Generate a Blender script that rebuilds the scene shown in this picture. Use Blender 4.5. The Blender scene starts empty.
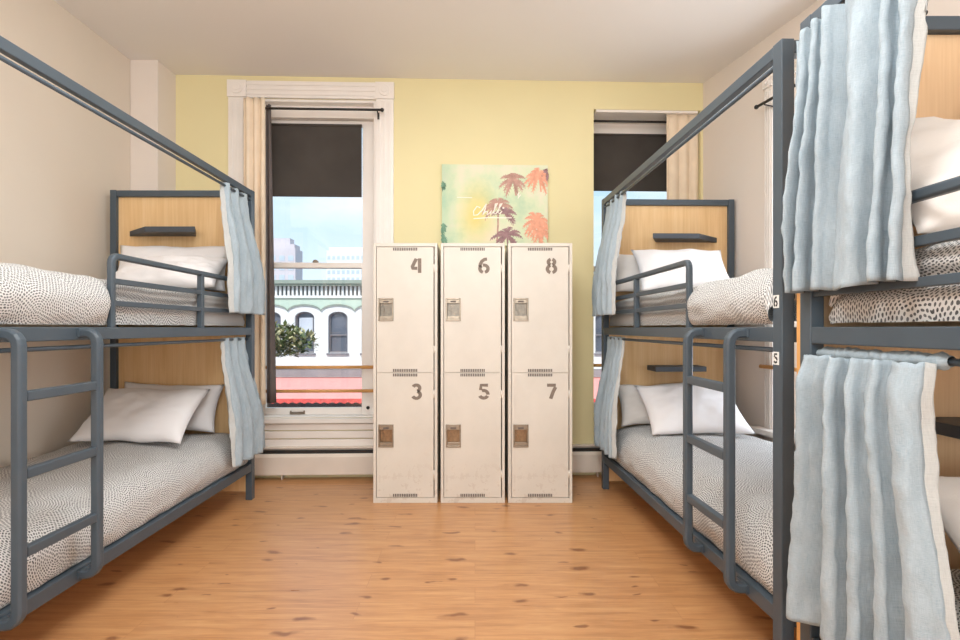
import bpy, bmesh, math, random
from mathutils import Vector, Matrix, noise
R = math.radians
PI = math.pi
scene = bpy.context.scene
col = scene.collection

# ------------------------------------------------------------------ materials
def lin(c):
    r = []
    for v in c[:3]:
        v /= 255.0
        r.append(v / 12.92 if v <= 0.04045 else ((v + 0.055) / 1.055) ** 2.4)
    return (r[0], r[1], r[2], 1.0)

class NT:
    """small node-tree helper"""
    def __init__(s, name):
        s.m = bpy.data.materials.new(name); s.m.use_nodes = True
        s.t = s.m.node_tree; s.n = s.t.nodes; s.l = s.t.links
        s.b = s.n['Principled BSDF']
    def new(s, typ, **kw):
        nd = s.n.new(typ)
        for k, v in kw.items(): setattr(nd, k, v)
        return nd
    def link(s, a, b): s.l.new(a, b)
    def coord(s, kind='Object', scale=(1, 1, 1), rot=(0, 0, 0), loc=(0, 0, 0)):
        tc = s.new('ShaderNodeTexCoord'); mp = s.new('ShaderNodeMapping')
        s.link(tc.outputs[kind], mp.inputs[0])
        mp.inputs['Scale'].default_value = scale; mp.inputs['Rotation'].default_value = rot
        mp.inputs['Location'].default_value = loc
        return mp.outputs[0]
    def noise(s, vec, scale, detail=4, rough=0.5, dist=0):
        nd = s.new('ShaderNodeTexNoise'); nd.inputs['Scale'].default_value = scale
        nd.inputs['Detail'].default_value = detail; nd.inputs['Roughness'].default_value = rough
        nd.inputs['Distortion'].default_value = dist
        if vec is not None: s.link(vec, nd.inputs['Vector'])
        return nd.outputs['Fac']
    def ramp(s, fac, stops):
        nd = s.new('ShaderNodeValToRGB'); e = nd.color_ramp.elements
        while len(e) < len(stops): e.new(0.5)
        for el, (p, c) in zip(e, stops):
            el.position = p; el.color = c if len(c) == 4 else (*c, 1)
        s.link(fac, nd.inputs[0]); return nd.outputs[0]
    def math(s, op, a, b=None, c=None):
        nd = s.new('ShaderNodeMath', operation=op)
        for i, v in enumerate((a, b, c)):
            if v is None: continue
            if isinstance(v, (int, float)): nd.inputs[i].default_value = v
            else: s.link(v, nd.inputs[i])
        return nd.outputs[0]
    def mix(s, fac, a, b, mode='MIX'):
        nd = s.new('ShaderNodeMix', data_type='RGBA', blend_type=mode)
        for i, v in ((0, fac), (6, a), (7, b)):
            if isinstance(v, (int, float, tuple)): nd.inputs[i].default_value = v
            else: s.link(v, nd.inputs[i])
        return nd.outputs[2]
    def bump(s, h, strength, dist=0.01):
        nd = s.new('ShaderNodeBump'); nd.inputs['Strength'].default_value = strength
        nd.inputs['Distance'].default_value = dist
        s.link(h, nd.inputs['Height']); s.link(nd.outputs[0], s.b.inputs['Normal'])
    def base(s, c):
        if isinstance(c, tuple): s.b.inputs['Base Color'].default_value = c
        else: s.link(c, s.b.inputs['Base Color'])
    def set(s, rough=None, metal=None, spec=None):
        if rough is not None:
            if isinstance(rough, (int, float)): s.b.inputs['Roughness'].default_value = rough
            else: s.link(rough, s.b.inputs['Roughness'])
        if metal is not None: s.b.inputs['Metallic'].default_value = metal
        if spec is not None: s.b.inputs['Specular IOR Level'].default_value = spec

def plain(name, c, rough=0.5, var=0.06, scale=6, metal=0, bump=0, bscale=200, spec=0.5, stretch=(1, 1, 1)):
    t = NT(name); v = t.coord('Object', stretch)
    f = t.noise(v, scale, 3)
    a = lin(c); d = tuple(x * (1 - var) for x in a[:3]) + (1,); e = tuple(min(1, x * (1 + var)) for x in a[:3]) + (1,)
    t.base(t.ramp(f, [(0.3, d), (0.7, e)])); t.set(rough, metal, spec)
    if bump: t.bump(t.noise(v, bscale, 2), bump, 0.004)
    return t.m

M = {}
M['steel'] = plain('slate_blue_steel', (71, 82, 91), 0.42, 0.04, 9, spec=0.5)
M['dark_steel'] = plain('dark_slate_shelf', (66, 72, 80), 0.5, 0.05, 9)
M['bolt'] = plain('bolt_metal', (150, 152, 155), 0.35, 0.05, 30, metal=0.8)
M['wall_beige'] = plain('beige_wall_paint', (222, 209, 193), 0.7, 0.02, 1.5, bump=0.05, bscale=60, spec=0.3)
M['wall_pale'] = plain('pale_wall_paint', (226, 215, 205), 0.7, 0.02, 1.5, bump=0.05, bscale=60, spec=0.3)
M['wall_yellow'] = plain('olive_yellow_wall_paint', (227, 215, 169), 0.7, 0.03, 1.2, bump=0.05, bscale=60, spec=0.3)
M['ceiling'] = plain('ceiling_paint', (233, 228, 223), 0.85, 0.015, 1.0, spec=0.2)
M['trim'] = plain('white_gloss_trim', (236, 229, 222), 0.4, 0.03, 5)
M['heater'] = plain('cream_heater_enamel', (226, 214, 201), 0.4, 0.04, 5)
M['black'] = plain('black_iron', (38, 34, 32), 0.5, 0.1, 20)
M['dowel'] = plain('pine_dowel', (214, 158, 96), 0.5, 0.1, 14)
M['cream_cloth'] = plain('cream_curtain_cloth', (232, 214, 190), 0.9, 0.04, 12, bump=0.2, bscale=300, spec=0.1)
M['lining'] = plain('grey_blackout_lining', (104, 96, 94), 0.9, 0.08, 12, spec=0.1)
M['pillow'] = plain('white_cotton', (235, 232, 232), 0.9, 0.015, 8, bump=0.1, bscale=250, spec=0.1)
M['pillow_shaded'] = plain('shaded_white_cotton', (232, 226, 220), 0.9, 0.02, 8, bump=0.1, bscale=250, spec=0.1)  # same white cotton with shade put into its colour
M['ticking'] = plain('mattress_ticking', (225, 218, 212), 0.9, 0.03, 8, spec=0.1)
M['shade'] = plain('dark_roller_cloth', (74, 69, 65), 0.85, 0.12, 4, spec=0.15)
M['number'] = plain('taupe_stencil_paint', (128, 114, 102), 0.7, 0.12, 60)
M['vent'] = plain('dark_vent_slot', (96, 86, 80), 0.7, 0.1, 60)
M['plate'] = plain('white_number_sticker', (236, 236, 232), 0.5, 0.02, 30)
M['ink'] = plain('black_ink', (24, 24, 26), 0.6, 0.05, 30)
M['latch'] = plain('worn_latch_metal', (146, 134, 119), 0.3, 0.15, 40, metal=0.75)
M['latch_cup'] = plain('floor_reflection_latch_cup', (140, 112, 84), 0.32, 0.2, 50, metal=0.6)  # brown puts the floor's reflection into the lower cups' colour
M['latch_cup_grey'] = plain('grey_latch_cup', (122, 114, 103), 0.32, 0.2, 50, metal=0.6)

def m_locker():
    t = NT('painted_locker_steel'); v = t.coord('Object')
    f = t.noise(v, 4, 5, 0.6)
    c = t.ramp(f, [(0.35, lin((210, 202, 190))), (0.7, lin((218, 210, 198)))])
    sp = t.new('ShaderNodeSeparateXYZ'); t.link(v, sp.inputs[0])
    low = t.math('SUBTRACT', 1.0, t.math('MULTIPLY', sp.outputs[2], 2.6))
    g = t.noise(v, 16, 6, 0.7)
    k = t.math('MULTIPLY', t.math('MAXIMUM', low, 0.0), t.math('GREATER_THAN', g, 0.56))
    c = t.mix(t.math('MULTIPLY', k, 0.35), c, lin((176, 156, 140)))
    t.base(c); t.set(0.45); t.bump(t.noise(v, 9, 2), 0.05, 0.01)
    return t.m
M['locker'] = m_locker()

def m_floor():
    t = NT('laminate_oak_floor')
    v = t.coord('Object')
    br = t.new('ShaderNodeTexBrick'); t.link(v, br.inputs['Vector'])
    br.inputs['Scale'].default_value = 1.0; br.inputs['Mortar Size'].default_value = 0.0012
    br.inputs['Brick Width'].default_value = 1.25; br.inputs['Row Height'].default_value = 0.13
    br.inputs['Color1'].default_value = (0.0, 0, 0, 1); br.inputs['Color2'].default_value = (1, 1, 1, 1)
    br.inputs['Mortar'].default_value = (0.5, 0.5, 0.5, 1); br.inputs['Mortar Smooth'].default_value = 0.2
    br.offset = 0.37
    rnd = br.outputs['Color']
    # grain stretched along the boards
    mp = t.new('ShaderNodeMapping'); t.link(v, mp.inputs[0]); mp.inputs['Scale'].default_value = (1.3, 14, 1)
    off = t.new('ShaderNodeVectorMath', operation='MULTIPLY_ADD')
    t.link(rnd, off.inputs[0]); off.inputs[1].default_value = (7, 3, 0); t.link(mp.outputs[0], off.inputs[2])
    g1 = t.noise(off.outputs[0], 2.2, 6, 0.6, 0.6)
    mp2 = t.new('ShaderNodeMapping'); t.link(v, mp2.inputs[0]); mp2.inputs['Scale'].default_value = (4, 90, 1)
    g2 = t.noise(mp2.outputs[0], 2.0, 4, 0.6)
    c = t.ramp(g1, [(0.3, lin((168, 114, 72))), (0.5, lin((194, 139, 91))), (0.72, lin((208, 158, 108)))])
    c = t.mix(0.22, c, t.ramp(g2, [(0.3, lin((142, 94, 56))), (0.7, lin((218, 172, 122)))]))
    c = t.mix(t.math('MULTIPLY', rnd, 0.12), c, lin((222, 158, 104)))
    # knots
    mp3 = t.new('ShaderNodeMapping'); t.link(v, mp3.inputs[0]); mp3.inputs['Scale'].default_value = (3.4, 8.2, 1)
    wn = t.new('ShaderNodeTexNoise'); t.link(v, wn.inputs['Vector']); wn.inputs['Scale'].default_value = 9
    ad = t.new('ShaderNodeVectorMath', operation='MULTIPLY_ADD')
    t.link(wn.outputs['Color'], ad.inputs[0]); ad.inputs[1].default_value = (0.5, 0.5, 0); t.link(mp3.outputs[0], ad.inputs[2])
    vo = t.new('ShaderNodeTexVoronoi', voronoi_dimensions='2D'); t.link(ad.outputs[0], vo.inputs['Vector']); vo.inputs['Scale'].default_value = 1.0
    sc = t.new('ShaderNodeSeparateColor'); t.link(vo.outputs['Color'], sc.inputs[0])
    rad = t.math('MULTIPLY', t.math('MAXIMUM', t.math('SUBTRACT', sc.outputs[0], 0.3), 0.0), 0.27)
    k = t.math('SUBTRACT', 1.0, t.math('DIVIDE', vo.outputs['Distance'], t.math('ADD', rad, 0.0001)))
    k = t.math('MINIMUM', t.math('MAXIMUM', t.math('MULTIPLY', k, 1.6), 0.0), 1.0)
    c = t.mix(t.math('MULTIPLY', k, 0.75), c, lin((116, 66, 40)))
    c = t.mix(t.math('MULTIPLY', br.outputs['Fac'], 0.35), c, lin((150, 92, 56)))
    t.base(c); t.set(t.math('ADD', t.math('MULTIPLY', g1, 0.12), 0.24), spec=0.5)
    t.bump(g2, 0.03, 0.002)
    return t.m
M['floor'] = m_floor()

def m_birch(name, a, b, c3):
    t = NT(name)
    v = t.coord('Object', (14, 14, 0.9)); v2 = t.coord('Object', (70, 70, 1.6))
    g = t.noise(v, 1.6, 5, 0.55, 0.5); g2 = t.noise(v2, 1.6, 3, 0.6)
    c = t.ramp(g, [(0.3, lin(a)), (0.55, lin(b)), (0.8, lin(c3))])
    c = t.mix(0.18, c, t.ramp(g2, [(0.35, lin((196, 146, 88))), (0.65, lin((240, 204, 150)))]))
    t.base(c); t.set(0.5, spec=0.35)
    return t.m
M['birch'] = m_birch('birch_plywood', (220, 180, 130), (229, 193, 144), (236, 204, 160))
M['pale_birch'] = m_birch('pale_birch_plywood', (220, 184, 146), (226, 192, 154), (232, 200, 164))
M['wood_edge'] = m_birch('golden_plywood_edge', (214, 152, 84), (222, 162, 92), (228, 172, 104))

def m_duvet():
    """off-white cotton printed with short dark dashes running in concentric arcs"""
    t = NT('dash_print_cotton')
    uv0 = t.coord('UV')
    jn = t.new('ShaderNodeTexNoise'); t.link(uv0, jn.inputs['Vector']); jn.inputs['Scale'].default_value = 45; jn.inputs['Detail'].default_value = 1
    ja = t.new('ShaderNodeVectorMath', operation='MULTIPLY_ADD'); t.link(jn.outputs['Color'], ja.inputs[0]); ja.inputs[1].default_value = (.009, .009, 0); t.link(uv0, ja.inputs[2]); uv = ja.outputs[0]
    vo = t.new('ShaderNodeTexVoronoi', voronoi_dimensions='2D'); t.link(uv, vo.inputs['Vector']); vo.inputs['Scale'].default_value = 4.2
    dv = t.new('ShaderNodeVectorMath', operation='SUBTRACT'); t.link(uv, dv.inputs[0])
    pos = t.new('ShaderNodeVectorMath', operation='SCALE'); t.link(vo.outputs['Position'], pos.inputs[0]); pos.inputs['Scale'].default_value = 1.0
    t.link(pos.outputs[0], dv.inputs[1])
    sp = t.new('ShaderNodeSeparateXYZ'); t.link(dv.outputs[0], sp.inputs[0])
    r = t.math('SQRT', t.math('ADD', t.math('MULTIPLY', sp.outputs[0], sp.outputs[0]), t.math('MULTIPLY', sp.outputs[1], sp.outputs[1])))
    th = t.math('ADD', t.math('DIVIDE', t.math('ARCTAN2', sp.outputs[1], sp.outputs[0]), 2 * PI), 0.5)
    s, dl = 0.0086, 0.0122
    u = t.math('DIVIDE', r, s); n = t.math('FLOOR', u)
    fu = t.math('ABSOLUTE', t.math('SUBTRACT', t.math('SUBTRACT', u, n), 0.5))
    cnt = t.math('FLOOR', t.math('ADD', t.math('MULTIPLY', t.math('ADD', n, 0.5), 2 * PI * s / dl), 0.5))
    w = t.math('ADD', t.math('MULTIPLY', th, cnt), t.math('MULTIPLY', n, 0.37))
    fw = t.math('ABSOLUTE', t.math('SUBTRACT', t.math('FRACT', w), 0.5))
    e = t.math('ADD', t.math('POWER', t.math('DIVIDE', fu, 0.30), 2.0), t.math('POWER', t.math('DIVIDE', fw, 0.37), 2.0))
    k = t.math('MINIMUM', t.math('MAXIMUM', t.math('MULTIPLY', t.math('SUBTRACT', 1.15, e), 3.0), 0.0), 1.0)
    var = t.noise(uv, 60, 2)
    k = t.math('MULTIPLY', k, t.math('ADD', t.math('MULTIPLY', var, 0.5), 0.6))
    c = t.mix(t.math('MINIMUM', k, 1.0), lin((214, 212, 209)), lin((50, 50, 53)))
    t.base(c); t.set(0.9, spec=0.1); t.bump(t.noise(uv, 18, 4), 0.25, 0.01)
    return t.m
M['duvet'] = m_duvet()

def m_linen(name, c1, c2):
    t = NT(name); uv = t.coord('UV')
    w1 = t.coord('UV', (40, 700, 1)); w2 = t.coord('UV', (700, 40, 1))
    a = t.noise(w1, 1, 2); b = t.noise(w2, 1, 2); n = t.noise(uv, 9, 5, 0.65)
    h = t.math('ADD', a, b)
    c = t.ramp(t.math('ADD', t.math('MULTIPLY', h, 0.35), t.math('MULTIPLY', n, 0.35)), [(0.38, lin(c1)), (0.66, lin(c2))])
    t.base(c); t.set(0.92, spec=0.1)
    t.bump(t.math('ADD', h, t.math('MULTIPLY', n, 2.5)), 0.35, 0.004)
    t.b.inputs['Sheen Weight'].default_value = 0.15
    return t.m
M['linen'] = m_linen('pale_blue_linen', (148, 163, 172), (181, 193, 200))
M['linen_band'] = m_linen('off_white_linen', (178, 180, 178), (200, 201, 198))

def m_glass():
    t = NT('window_glass'); t.n.remove(t.b)
    tr = t.new('ShaderNodeBsdfTransparent'); gl = t.new('ShaderNodeBsdfGlossy'); gl.inputs['Roughness'].default_value = 0.02
    tr.inputs[0].default_value = (0.97, 0.98, 0.99, 1)
    nz = t.noise(t.coord('Object'), 3, 2)
    mx = t.new('ShaderNodeMixShader'); t.link(t.math('ADD', t.math('MULTIPLY', nz, 0.02), 0.03), mx.inputs[0])
    t.link(tr.outputs[0], mx.inputs[1]); t.link(gl.outputs[0], mx.inputs[2])
    t.link(mx.outputs[0], t.n['Material Output'].inputs[0])
    return t.m
M['glass'] = m_glass()
M['facade'] = plain('white_stucco', (232, 230, 228), 0.8, 0.03, 1.5)
M['facade_green'] = plain('sage_green_plaster', (196, 210, 194), 0.8, 0.04, 2)
M['cornice'] = plain('grey_green_cornice', (150, 158, 146), 0.8, 0.06, 2)
M['shadow_gap'] = plain('baluster_gap_shade', (150, 152, 152), 0.8, 0.05, 2)  # grey stands in for the shade between the balusters
M['far_glass'] = plain('dark_window_glass', (92, 96, 108), 0.15, 0.25, 0.8)
M['far_blind'] = plain('white_window_blind', (200, 204, 214), 0.6, 0.05, 2)
M['far_frame'] = plain('grey_window_frame', (128, 122, 126), 0.6, 0.05, 3)
M['awning'] = plain('coral_awning_canvas', (244, 158, 150), 0.8, 0.04, 2)
M['awning_red'] = plain('red_awning_valance', (226, 92, 84), 0.8, 0.15, 6)
M['roofband'] = plain('weathered_roof_band', (150, 140, 140), 0.8, 0.08, 1.5)
M['storefront'] = plain('dark_storefront', (86, 76, 76), 0.5, 0.15, 1)
M['tower_mauve'] = plain('mauve_tower_stone', (212, 202, 206), 0.8, 0.05, 0.3)
M['tower_white'] = plain('white_tower_panel', (230, 234, 238), 0.8, 0.03, 0.3)
M['tower_window'] = plain('grey_tower_window', (196, 206, 216), 0.5, 0.06, 0.5)
M['leaf'] = plain('street_tree_leaf', (104, 112, 70), 0.6, 0.35, 3)
M['leaf_light'] = plain('pale_street_tree_leaf', (196, 184, 140), 0.6, 0.25, 3)
M['bark'] = plain('street_tree_bark', (96, 80, 66), 0.9, 0.2, 8)
M['asphalt'] = plain('asphalt', (120, 120, 122), 0.9, 0.1, 1)

# ------------------------------------------------------------------ mesh helpers
class MB:
    def __init__(s, mir=1):
        s.bm = bmesh.new(); s.mir = mir; s.uv = None; s.mi = 0
    def v(s, p): return s.bm.verts.new((p[0] * s.mir, p[1], p[2]))
    def face(s, vs):
        try:
            f = s.bm.faces.new(vs); f.material_index = s.mi; return f
        except ValueError: return None
    def box(s, x0, x1, y0, y1, z0, z1):
        c = [s.v((x, y, z)) for x in (x0, x1) for y in (y0, y1) for z in (z0, z1)]
        for q in ((0, 1, 3, 2), (4, 6, 7, 5), (0, 4, 5, 1), (2, 3, 7, 6), (0, 2, 6, 4), (1, 5, 7, 3)):
            s.face([c[i] for i in q])
        return s
    def prism(s, pts, a, b, axis=2):
        """polygon pts (2D) extruded from a to b along axis"""
        def mk(p, h):
            if axis == 2: return (p[0], p[1], h)
            if axis == 1: return (p[0], h, p[1])
            return (h, p[0], p[1])
        lo = [s.v(mk(p, a)) for p in pts]; hi = [s.v(mk(p, b)) for p in pts]
        n = len(pts)
        s.face(lo); s.face(hi[::-1])
        for i in range(n): s.face([lo[i], lo[(i + 1) % n], hi[(i + 1) % n], hi[i]])
        return s
    def sweep(s, path, prof, up=Vector((0, 0, 1)), closed_ends=True):
        """sweep 2D profile along a path of points"""
        P = [Vector(p) for p in path]; rings = []
        n = len(P); nrm = None
        for i in range(n):
            if i == 0: d = P[1] - P[0]
            elif i == n - 1: d = P[-1] - P[-2]
            else: d = (P[i + 1] - P[i]).normalized() + (P[i] - P[i - 1]).normalized()
            d.normalize()
            if nrm is None:
                nrm = up - d * up.dot(d)
                if nrm.length < 1e-4: nrm = Vector((1, 0, 0)) - d * d.x
            else: nrm = nrm - d * nrm.dot(d)
            nrm.normalize(); b = d.cross(nrm)
            k = 1.0
            if 0 < i < n - 1:
                c = max(0.3, d.dot((P[i + 1] - P[i]).normalized())); k = 1 / c if c > 0.7 else 1 / 0.7
            rings.append([s.v(P[i] + nrm * q[0] + b * q[1] * 1.0) for q in prof])
        m = len(prof)
        for a, b in zip(rings, rings[1:]):
            for j in range(m): s.face([a[j], a[(j + 1) % m], b[(j + 1) % m], b[j]])
        if closed_ends: s.face(rings[0][::-1]); s.face(rings[-1])
        return s
    def tube(s, path, r, seg=10, up=Vector((0, 0, 1))):
        return s.sweep(path, [(r * math.cos(2 * PI * i / seg), r * math.sin(2 * PI * i / seg)) for i in range(seg)], up)
    def ball(s, c, r, seg=10):
        rings = []
        for i in range(1, seg):
            a = PI * i / seg
            rings.append([s.v((c[0] + r * math.sin(a) * math.cos(2 * PI * j / seg), c[1] + r * math.sin(a) * math.sin(2 * PI * j / seg), c[2] + r * math.cos(a))) for j in range(seg)])
        t = s.v((c[0], c[1], c[2] + r)); b = s.v((c[0], c[1], c[2] - r))
        for a, d in zip(rings, rings[1:]):
            for j in range(seg): s.face([a[j], a[(j + 1) % seg], d[(j + 1) % seg], d[j]])
        for j in range(seg):
            s.face([t, rings[0][(j + 1) % seg], rings[0][j]]); s.face([b, rings[-1][j], rings[-1][(j + 1) % seg]])
        return s
    def grid(s, fn, nu, nv, uvfn=None, wrap=False):
        V = [[s.v(fn(i / nu, j / nv)) for j in range(nv + 1)] for i in range(nu + 1)]
        lay = s.bm.loops.layers.uv.verify()
        for i in range(nu):
            for j in range(nv):
                f = s.face([V[i][j], V[i + 1][j], V[i + 1][j + 1], V[i][j + 1]])
                if f and uvfn:
                    for lp, (a, b) in zip(f.loops, ((i, j), (i + 1, j), (i + 1, j + 1), (i, j + 1))):
                        lp[lay].uv = uvfn(a / nu, b / nv)
        return s
    def ribbon(s, pts, w, place, h):
        """flat stroke of width w along 2D pts, placed by place(a, b, height)"""
        P = [Vector(p) for p in pts]
        L = []; Rr = []
        for i, p in enumerate(P):
            d = (P[min(i + 1, len(P) - 1)] - P[max(i - 1, 0)]).normalized()
            n = Vector((-d.y, d.x)) * w / 2
            L.append(p + n); Rr.append(p - n)
        for i in range(len(P) - 1):
            q = [L[i], Rr[i], Rr[i + 1], L[i + 1]]
            lo = [s.v(place(a.x, a.y, 0)) for a in q]; hi = [s.v(place(a.x, a.y, h)) for a in q]
            s.face(hi); s.face(lo[::-1])
            for k in range(4): s.face([lo[k], lo[(k + 1) % 4], hi[(k + 1) % 4], hi[k]])
        return s
    def build(s, name, mats, parent=None, smooth=False, bevel=0, recalc=True, solid=0, sub=0):
        if recalc: bmesh.ops.recalc_face_normals(s.bm, faces=s.bm.faces)
        me = bpy.data.meshes.new(name); s.bm.to_mesh(me); s.bm.free()
        for m in (mats if isinstance(mats, (list, tuple)) else [mats]): me.materials.append(m)
        o = bpy.data.objects.new(name, me); col.objects.link(o)
        if parent: o.parent = parent
        if smooth:
            for p in me.polygons: p.use_smooth = True
        if solid:
            md = o.modifiers.new('solid', 'SOLIDIFY'); md.thickness = solid; md.offset = 0
        if bevel:
            md = o.modifiers.new('bevel', 'BEVEL'); md.width = bevel; md.segments = 2; md.limit_method = 'ANGLE'
            md.angle_limit = R(40)
        if sub:
            md = o.modifiers.new('sub', 'SUBSURF'); md.levels = sub; md.render_levels = sub
        return o

def tag(o, label, cat, group=None):
    o['label'] = label; o['category'] = cat
    if group: o['group'] = group
    return o
def struct(o):
    o['kind'] = 'structure'; return o
def empty(name, loc=(0, 0, 0), rz=0):
    o = bpy.data.objects.new(name, None); col.objects.link(o); o.empty_display_size = 0.1
    o.location = loc; o.rotation_euler = (0, 0, rz); return o
def place(o, loc, rz=0):
    o.location = loc; o.rotation_euler = (0, 0, rz); return o
def nz(x, y, z=0.0): return noise.noise(Vector((x, y, z)))
def sm(a, b, x):
    t = max(0, min(1, (x - a) / (b - a))); return t * t * (3 - 2 * t)
def arc(cx, cy, r, a0, a1, n=12, ry=None):
    ry = ry or r
    return [(cx + r * math.cos(R(a0 + (a1 - a0) * i / n)), cy + ry * math.sin(R(a0 + (a1 - a0) * i / n))) for i in range(n + 1)]
ROUNDSQ = lambda h: [(h, h * .6), (h * .6, h), (-h * .6, h), (-h, h * .6), (-h, -h * .6), (-h * .6, -h), (h * .6, -h), (h, -h * .6)]

DIG = {
    '3': [arc(.3, .73, .21, 155, -75), arc(.3, .27, .24, 75, -155)],
    '4': [[(.30, .98), (.05, .42), (.05, .32), (.36, .32)], [(.50, 1.0), (.50, 0)]],
    '5': [[(.56, .93), (.13, .93), (.11, .60)], arc(.29, .31, .26, 115, -5), arc(.29, .31, .26, -25, -155)],
    '6': [[(.50, .95), (.34, .93), (.18, .80), (.09, .60), (.06, .42)], arc(.31, .29, .25, 105, -75), arc(.31, .29, .25, 255, 130)],
    '7': [[(.04, .93), (.58, .93)], [(.56, .80), (.42, .5), (.26, .0)]],
    '8': [arc(.31, .75, .19, 75, -75), arc(.31, .75, .19, 105, 255), arc(.31, .27, .25, 75, -75), arc(.31, .27, .25, 105, 255)],
}
def digit(mb, ch, plc, size, w=.19, h=.0012):
    for st in DIG[ch]:
        mb.ribbon([(a * size, b * size) for a, b in st], w * size, plc, h)

# ------------------------------------------------------------------ camera
F = 550.0
cam_d = bpy.data.cameras.new('camera'); cam = bpy.data.objects.new('camera', cam_d); col.objects.link(cam)
cam.location = (0, 0, 1.104); cam.rotation_euler = (PI / 2, 0, 0)
cam_d.sensor_width = 36; cam_d.lens = F / 960 * 36; cam_d.shift_x = 5 / 960; cam_d.shift_y = 8 / 960
cam_d.clip_start = 0.02; cam_d.clip_end = 500
scene.camera = cam

# ------------------------------------------------------------------ room shell
CEIL = 2.96
EW = ((-2.205, 4.03, 0), R(2.04))          # end wall: local x along wall, local y outwards
RW = ((1.729, 4.17, 0), R(-78.5))          # angled right wall
def wall_with_openings(name, base, u0, u1, ops, mat, thick=.34):
    mb = MB(); x = u0
    for (a, b, z0, z1) in ops:
        mb.box(x, a, 0, thick, 0, CEIL); mb.box(a, b, 0, thick, 0, z0); mb.box(a, b, 0, thick, z1, CEIL); x = b
    mb.box(x, u1, 0, thick, 0, CEIL)
    return struct(place(mb.build(name, mat), *base))
W1 = (.528, 1.473, .44, 2.795); W2 = (3.10, 3.92, .44, 2.752); W3 = (.745, 1.60, .47, 2.62)
wall_with_openings('wall_end', EW, -.30, 4.4, [W1, W2], M['wall_yellow'])
wall_with_openings('wall_right', RW, -.1, 7.0, [W3], M['wall_pale'])
struct(MB().box(-2.75, -2.385, -2.6, 4.1, 0, CEIL).build('wall_left', M['wall_beige']))
struct(MB().box(-2.75, 3.6, -2.9, -2.6, 0, CEIL).build('wall_near', M['wall_beige']))
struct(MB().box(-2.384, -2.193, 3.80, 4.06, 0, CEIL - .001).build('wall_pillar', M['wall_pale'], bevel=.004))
struct(MB().box(-2.75, 3.7, -2.9, 4.7, -.2, 0).build('floor', M['floor']))
struct(MB().box(-2.75, 3.7, -2.9, 4.7, CEIL, CEIL + .2).build('ceiling', M['ceiling']))

# ------------------------------------------------------------------ windows
def window(name, base, op, d, stile, meet, glass_top, glass_bot, casing=None, sill=True, left_stile=None, ears=.03, proj=.045):
    u0, u1, z0, z1 = op
    w = struct(place(bpy.data.objects.new(name, None), *base)); col.objects.link(w)
    ls = left_stile or stile
    mb = MB()      # jamb lining + frame
    ds = .005 if casing else d - .04
    mb.box(u0, u0 + .02, ds, d + .09, z0, z1); mb.box(u1 - .02, u1, ds, d + .09, z0, z1)
    mb.box(u0 + .02, u1 - .02, .003, d + .09, z1 - .02, z1)
    mb.box(u0 + .02, u1 - .02, d - .03, d - .002, glass_top + .035, z1 - .02)
    mb.box(u0 + .02, u1 - .02, d - .002, d + .09, glass_top + .042, z1 - .02)
    mb.build('frame', M['trim'], w, bevel=.003)
    def sash(nm, zb, zt, y0, botw, topw):
        m = MB(); y1 = y0 + .035
        m.box(u0 + .02, u0 + ls, y0, y1, zb, zt); m.box(u1 - stile, u1 - .02, y0, y1, zb, zt)
        m.box(u0 + ls, u1 - stile, y0, y1, zb, zb + botw); m.box(u0 + ls, u1 - stile, y0, y1, zt - topw, zt)
        o = m.build(nm, M['trim'], w, bevel=.003)
        g = MB().box(u0 + ls, u1 - stile, y0 + .014, y0 + .018, zb + botw, zt - topw).build('pane', M['glass'], o)
        return o
    lo = sash('lower_sash', glass_bot - .06, meet, d, .06, .04)
    up = sash('upper_sash', meet - .04, glass_top + .04, d + .04, .04, .04)
    uc = (u0 + u1) / 2
    MB().prism(arc(uc, meet, .022, 0, 180, 8), d - .002, d + .02, 1).build('sash_lock', M['latch'], lo)
    m = MB(); ux = u0 + (u1 - u0) * .36
    m.box(ux - .055, ux + .055, d - .02, d - .012, glass_bot - .045, glass_bot - .028)
    m.box(ux - .055, ux - .045, d - .012, d, glass_bot - .045, glass_bot - .02); m.box(ux + .045, ux + .055, d - .012, d, glass_bot - .045, glass_bot - .02)
    m.build('sash_lift', M['latch'], lo, bevel=.002)
    if sill:
        a, b = (u0 - ears, u1 + ears) if casing else (u0, u1)
        m = MB(); m.box(a, b, -proj if casing else .0, 0.0, z0 - .035, z0)
        m.box(u0 + .02, u1 - .02, 0.0, d + .09, z0 - .012 + .0125, z0 + .012)
        m.build('sill', M['trim'], w, bevel=.004)
    if casing:
        c, top = casing
        for a, b, side in ((u0 - c, u0, -1), (u1, u1 + c, 1)):
            m = MB(); zb = .22
            m.box(a, b, -.022, -.001, zb, z1); e = c / 7
            for k in (1, 3, 5): m.box(a + e * k, a + e * (k + 1), -.030, -.022, zb + .2, z1 - .02)
            m.build('casing', M['trim'], w, bevel=.003)
            m = MB(); m.box(a - .004, b + .004, -.034, -.001, z1, top)
            cc = ((a + b) / 2, (z1 + top) / 2); rr = min(c, top - z1) * .34
            m.prism(arc(cc[0], cc[1], rr, 0, 342, 19), -.044, -.034, 1); m.prism(arc(cc[0], cc[1], rr * .55, 0, 342, 19), -.050, -.044, 1)
            m.build('corner_block', M['trim'], w, bevel=.002)
        m = MB(); h = top - z1
        m.box(u0 + .004, u1 - .004, -.022, -.001, z1, top)
        for k in (1, 3, 5): m.box(u0 + .004, u1 - .004, -.030, -.022, z1 + h * k / 7, z1 + h * (k + 1) / 7)
        m.build('head_casing', M['trim'], w, bevel=.003)
    return w
w1 = window('window_1', EW, W1, .10, .125, 1.60, 2.65, .50, casing=(.130, 2.918), left_stile=.10)
m = MB()           # moulded apron below the sill
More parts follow.
